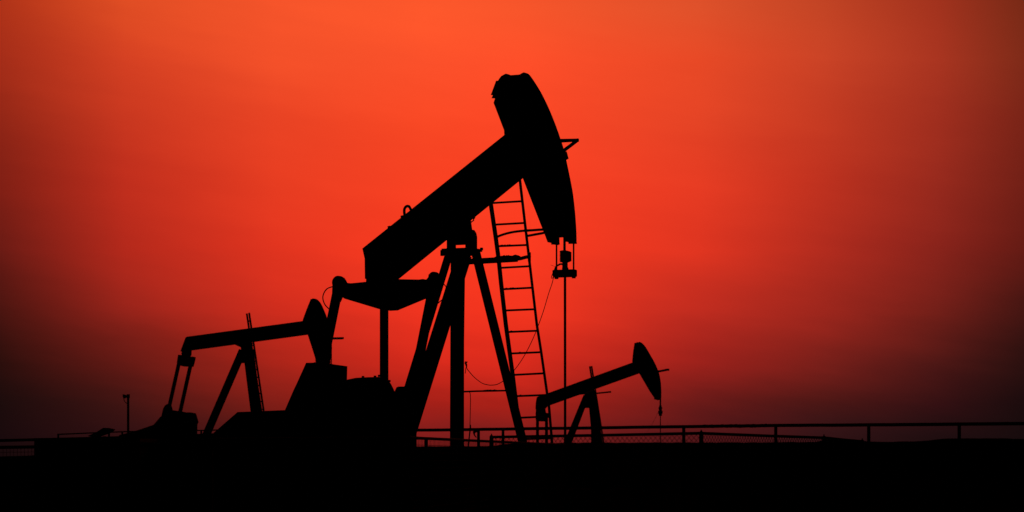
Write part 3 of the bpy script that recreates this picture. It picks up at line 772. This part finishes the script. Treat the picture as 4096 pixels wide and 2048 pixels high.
# chain link fence
cf = thing('chain_link_fence', 'chain link wire fence bending at a capped corner post before the smallest pumpjack', 'fence', gz(2700, 27.0), 0, GRP)
def chain(root, a, b, htop_a, htop_b, zlow, pitch, r):
    """woven wire between two ground points; height per end"""
    a, b = Vector(a), Vector(b); L = (b-a).xy.length; dirv = (b-a)/(b-a).length
    bm = NB(); step = pitch
    H = max(htop_a, htop_b) - zlow
    def top(s): return htop_a + (htop_b-htop_a)*s/L
    k = -int(H/step)-1
    while k*step < L + H:
        for sg in (1, -1):
            s0 = k*step if sg == 1 else k*step
            # line s = s0 + sg*(z-zlow) ; clip to 0..L and zlow..top
            zs = []
            z = zlow; seg = []
            zz0, zz1 = zlow, zlow+H
            if sg == 1: lo = max(zz0, zlow - s0); hi_ = min(zz1, zlow + L - s0)
            else: lo = max(zz0, zlow + s0 - L); hi_ = min(zz1, zlow + s0)
            if hi_-lo < .02: continue
            s_hi = s0 + sg*(hi_-zlow); hi_ = min(hi_, top(max(0, min(L, s_hi))))
            if hi_-lo < .02: continue
            p = a + dirv*(s0 + sg*(lo-zlow)); q = a + dirv*(s0 + sg*(hi_-zlow))
            off = Vector((-dirv.y, dirv.x, 0))*r*sg*.8
            tube(bm, [Vector((p.x,p.y,lo))+off-root.location, Vector((q.x,q.y,hi_))+off-root.location], r, 3)
        k += 1
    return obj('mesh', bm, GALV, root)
c0 = (1966, 1748.5, 28.6); c1 = (2805, 1733, 27.0); c2 = (3296, 1751, 29.4); c3 = (3449, 1766, 30.4)
def seg(root, p, q, r=.0165, low=None):
    bm = NB(); A, B = pt(*p), pt(*q); tube(bm, [loc(root, A), loc(root, A.lerp(B,.5))-Vector((0,0,.002)), loc(root, B)], r, 8)
    return obj('top_rail', bm, GALV, root)
seg(cf, c0, c1); seg(cf, c1, c2, .0165); seg(cf, c2, c3, .018)
for A, B in ((c0, c1), (c1, c2), (c2, c3)):
    chain(cf, gz(A[0], A[2]), gz(B[0], B[2]), pt(*A).z, pt(*B).z, .05, .062, .0028)
for (px, py, d) in (c0, c1, c2, c3):
    p = loc(cf, pt(px, py-2, d)); bm = NB(); r_ = .024
    tube(bm, [Vector((p.x, p.y, 0)), p, p+Vector((0,0,.012)), p+Vector((0,0,.022)), p+Vector((0,0,.034))], [r_, r_, r_*.7, .006, .008], 10); obj('post', bm, GALV, cf)
# tension straps
bm = NB()
for z in (1.5, 1.1, .6, 1.78):
    p = gz(c1[0], c1[2]) - cf.location; disc(bm, (p.x, p.y, z), (0,0,1), .03, .025, 10)
obj('strap', bm, GALV, cf)

# welded mesh fences nearer the camera
def mesh_fence(label, A, B, pitch, rail_r, wire_r, nm='mesh_fence', low_rail=None, hgap=.035, posts=()):
    root = thing(nm, label, 'fence', gz(A[0], A[2]), 0, GRP)
    a, b = pt(*A), pt(*B)
    bm = NB(); tube(bm, [loc(root, a), loc(root, b)], rail_r, 8); obj('top_rail', bm, GALV, root)
    aa, bb = a.copy(), b.copy()
    if low_rail:
        aa = pt(A[0], low_rail[0], A[2]); bb = pt(B[0], low_rail[1], B[2])
        bm = NB(); tube(bm, [loc(root, aa), loc(root, bb)], rail_r*1.1, 8); obj('middle_rail', bm, GALV, root)
    bm = NB(); L = (b-a).xy.length; n = max(2, int(L/pitch))
    for k in range(n+1):
        p = aa.lerp(bb, k/n); tube(bm, [loc(root, p), loc(root, Vector((p.x, p.y, .1)))], wire_r, 3)
    z = hgap
    while z < min(aa.z, bb.z)-.15:
        tube(bm, [loc(root, aa-Vector((0,0,z))), loc(root, bb-Vector((0,0,z)))], wire_r, 3); z += .085
    obj('mesh', bm, GALV, root)
    for f in posts:
        p = a.lerp(b, f); q = loc(root, p); bm = NB(); tube(bm, [q+Vector((0,0,.01)), Vector((q.x, q.y, 0))], rail_r*1.1, 8); obj('post', bm, GALV, root)
    return root
mesh_fence('double rail fence of welded wire mesh at the lower left of the lamp pole', (-900,1784,33.0), (880,1741,31.0), .052, .019, .003, low_rail=(1800,1779), hgap=.065, posts=(0,.25,.8,1))
mesh_fence('fence of close upright wires running away beneath the ladder side of the large pumpjack', (1640,1751,26.0), (2260,1779,40.0), .085, .0165, .003, nm='wire_fence', hgap=.075, posts=(0,.07,1))
mesh_fence('welded mesh fence hidden in shade under the big pumpjack, joining the two sloping fences', (860,1757,30.0), (1640,1751,26.0), .05, .0165, .0028, nm='mesh_fence', hgap=.065, posts=(.33,.66))

# thin railing further back at the left
lr = thing('thin_railing', 'thin distant pipe railing behind the lamp pole with short uprights', 'railing', gz(500, 60), 0, GRP)
K = [(229,1737.6),(384,1731),(507,1726.5),(640,1724),(786,1722),(870,1720)]
bm = NB(); tube(bm, [loc(lr, pt(x, y, 60)) for x, y in K], .018, 6); obj('top_rail', bm, GALV, lr)
bm = NB(); tube(bm, [loc(lr, pt(x, y+24-i*1.5, 60)) for i, (x, y) in enumerate(K)], .03, 6); obj('lower_rail', bm, GALV, lr)
for x in (233, 436, 489, 620, 710, 805, 868):
    y = next(b+(d-b)*(x-a)/(c-a) for (a,b),(c,d) in zip(K,K[1:]) if a <= x <= c); p = loc(lr, pt(x, y, 60)); bm = NB(); tube(bm, [p, (p.x,p.y,0)], .024, 6); obj('post', bm, GALV, lr)

# lamp pole
lp = thing('lamp_pole', 'slim pole topped by a small floodlight tilted to the left', 'lamp pole', gz(513, 70))
bm = NB(); tube(bm, [(0,0,0), loc(lp, pt(512.5,1586,70))], .034, 10); tube(bm, [loc(lp, pt(513,1577,70)), loc(lp, pt(513,1592,70))], .046, 10); obj('pole', bm, GALV, lp)
bm = NB(); q = [loc(lp, pt(x, y, 69.88)) for x, y in ((490,1577),(495,1577.5),(508,1583),(508,1591),(499,1590),(496,1594),(491,1590))]; poly(bm, q, (0,.22,0)); fl = obj('floodlight', bm, CAST, lp, bevel=.01)
bm = NB(); tube(bm, [loc(lp, pt(x, y, 70)) for x, y in ((495,1592),(496,1600),(500,1608),(508,1614))], .011, 6); obj('lamp_cable', bm, RUB, fl)
bm = NB(); poly(bm, [loc(lp, pt(x, y, 69.86)) for x, y in ((491,1579),(494,1579),(496,1592),(492,1589))], (0,.26,0)); obj('lamp_glass', bm, GLASS, fl)

# tilted solar-like lid on a stand
tp = thing('tilted_panel', 'flat tilted panel on a low frame, left of the lamp pole', 'panel', gz(400, 55))
bm = NB(); q = [(350,1744),(384,1729),(412,1711.5),(430,1711.5),(454,1716.5),(447,1723.5),(436,1731),(405,1742),(380,1752)]
poly(bm, [loc(tp, pt(x, y, 54.85)) for x, y in q], (0,.3,0)); obj('lid', bm, STEEL, tp, bevel=.01)
bm = NB()
for x in (372, 418): p = loc(tp, pt(x, 1745, 54.9)); tube(bm, [p, (p.x, p.y, 0)], .04, 8)
obj('frame', bm, GALV, tp)

# dark storage containers / tanks that close the view behind the fence
def container(px0, px1, top, d, label, nm='storage_container', deep=2.4):
    t = thing(nm, label, 'container', gz((px0+px1)/2, d))
    x0, x1 = (px0-(px0+px1)/2)/F*d, (px1-(px0+px1)/2)/F*d; h = pt(0, top, d).z
    bm = NB(); n = max(6, int((x1-x0)/.28)); pr = []
    for k in range(n*2):
        x = x0+.06 + (x1-x0-.12)*k/(n*2-1); pr.append((x, .04 if (k//2) % 2 else .0))
    poly(bm, [(x, y, .12) for x, y in pr] + [(x1-.06, deep-.05, .12), (x0+.06, deep-.05, .12)], (0,0,h-.2)); body = obj('wall', bm, STEEL, t)
    bm = NB(); box(bm, x0, x1, -.03, deep, h-.075, h); obj('roof', bm, STEEL, t)
    for x in (x0, x1-.1):
        bm = NB(); box(bm, x, x+.1, -.032, .06, 0, h-.077); obj('corner_post', bm, STEEL, t)
        bm = NB(); box(bm, x, x+.1, deep-.1, deep+.002, 0, h-.077); obj('corner_post', bm, STEEL, t)
    return t
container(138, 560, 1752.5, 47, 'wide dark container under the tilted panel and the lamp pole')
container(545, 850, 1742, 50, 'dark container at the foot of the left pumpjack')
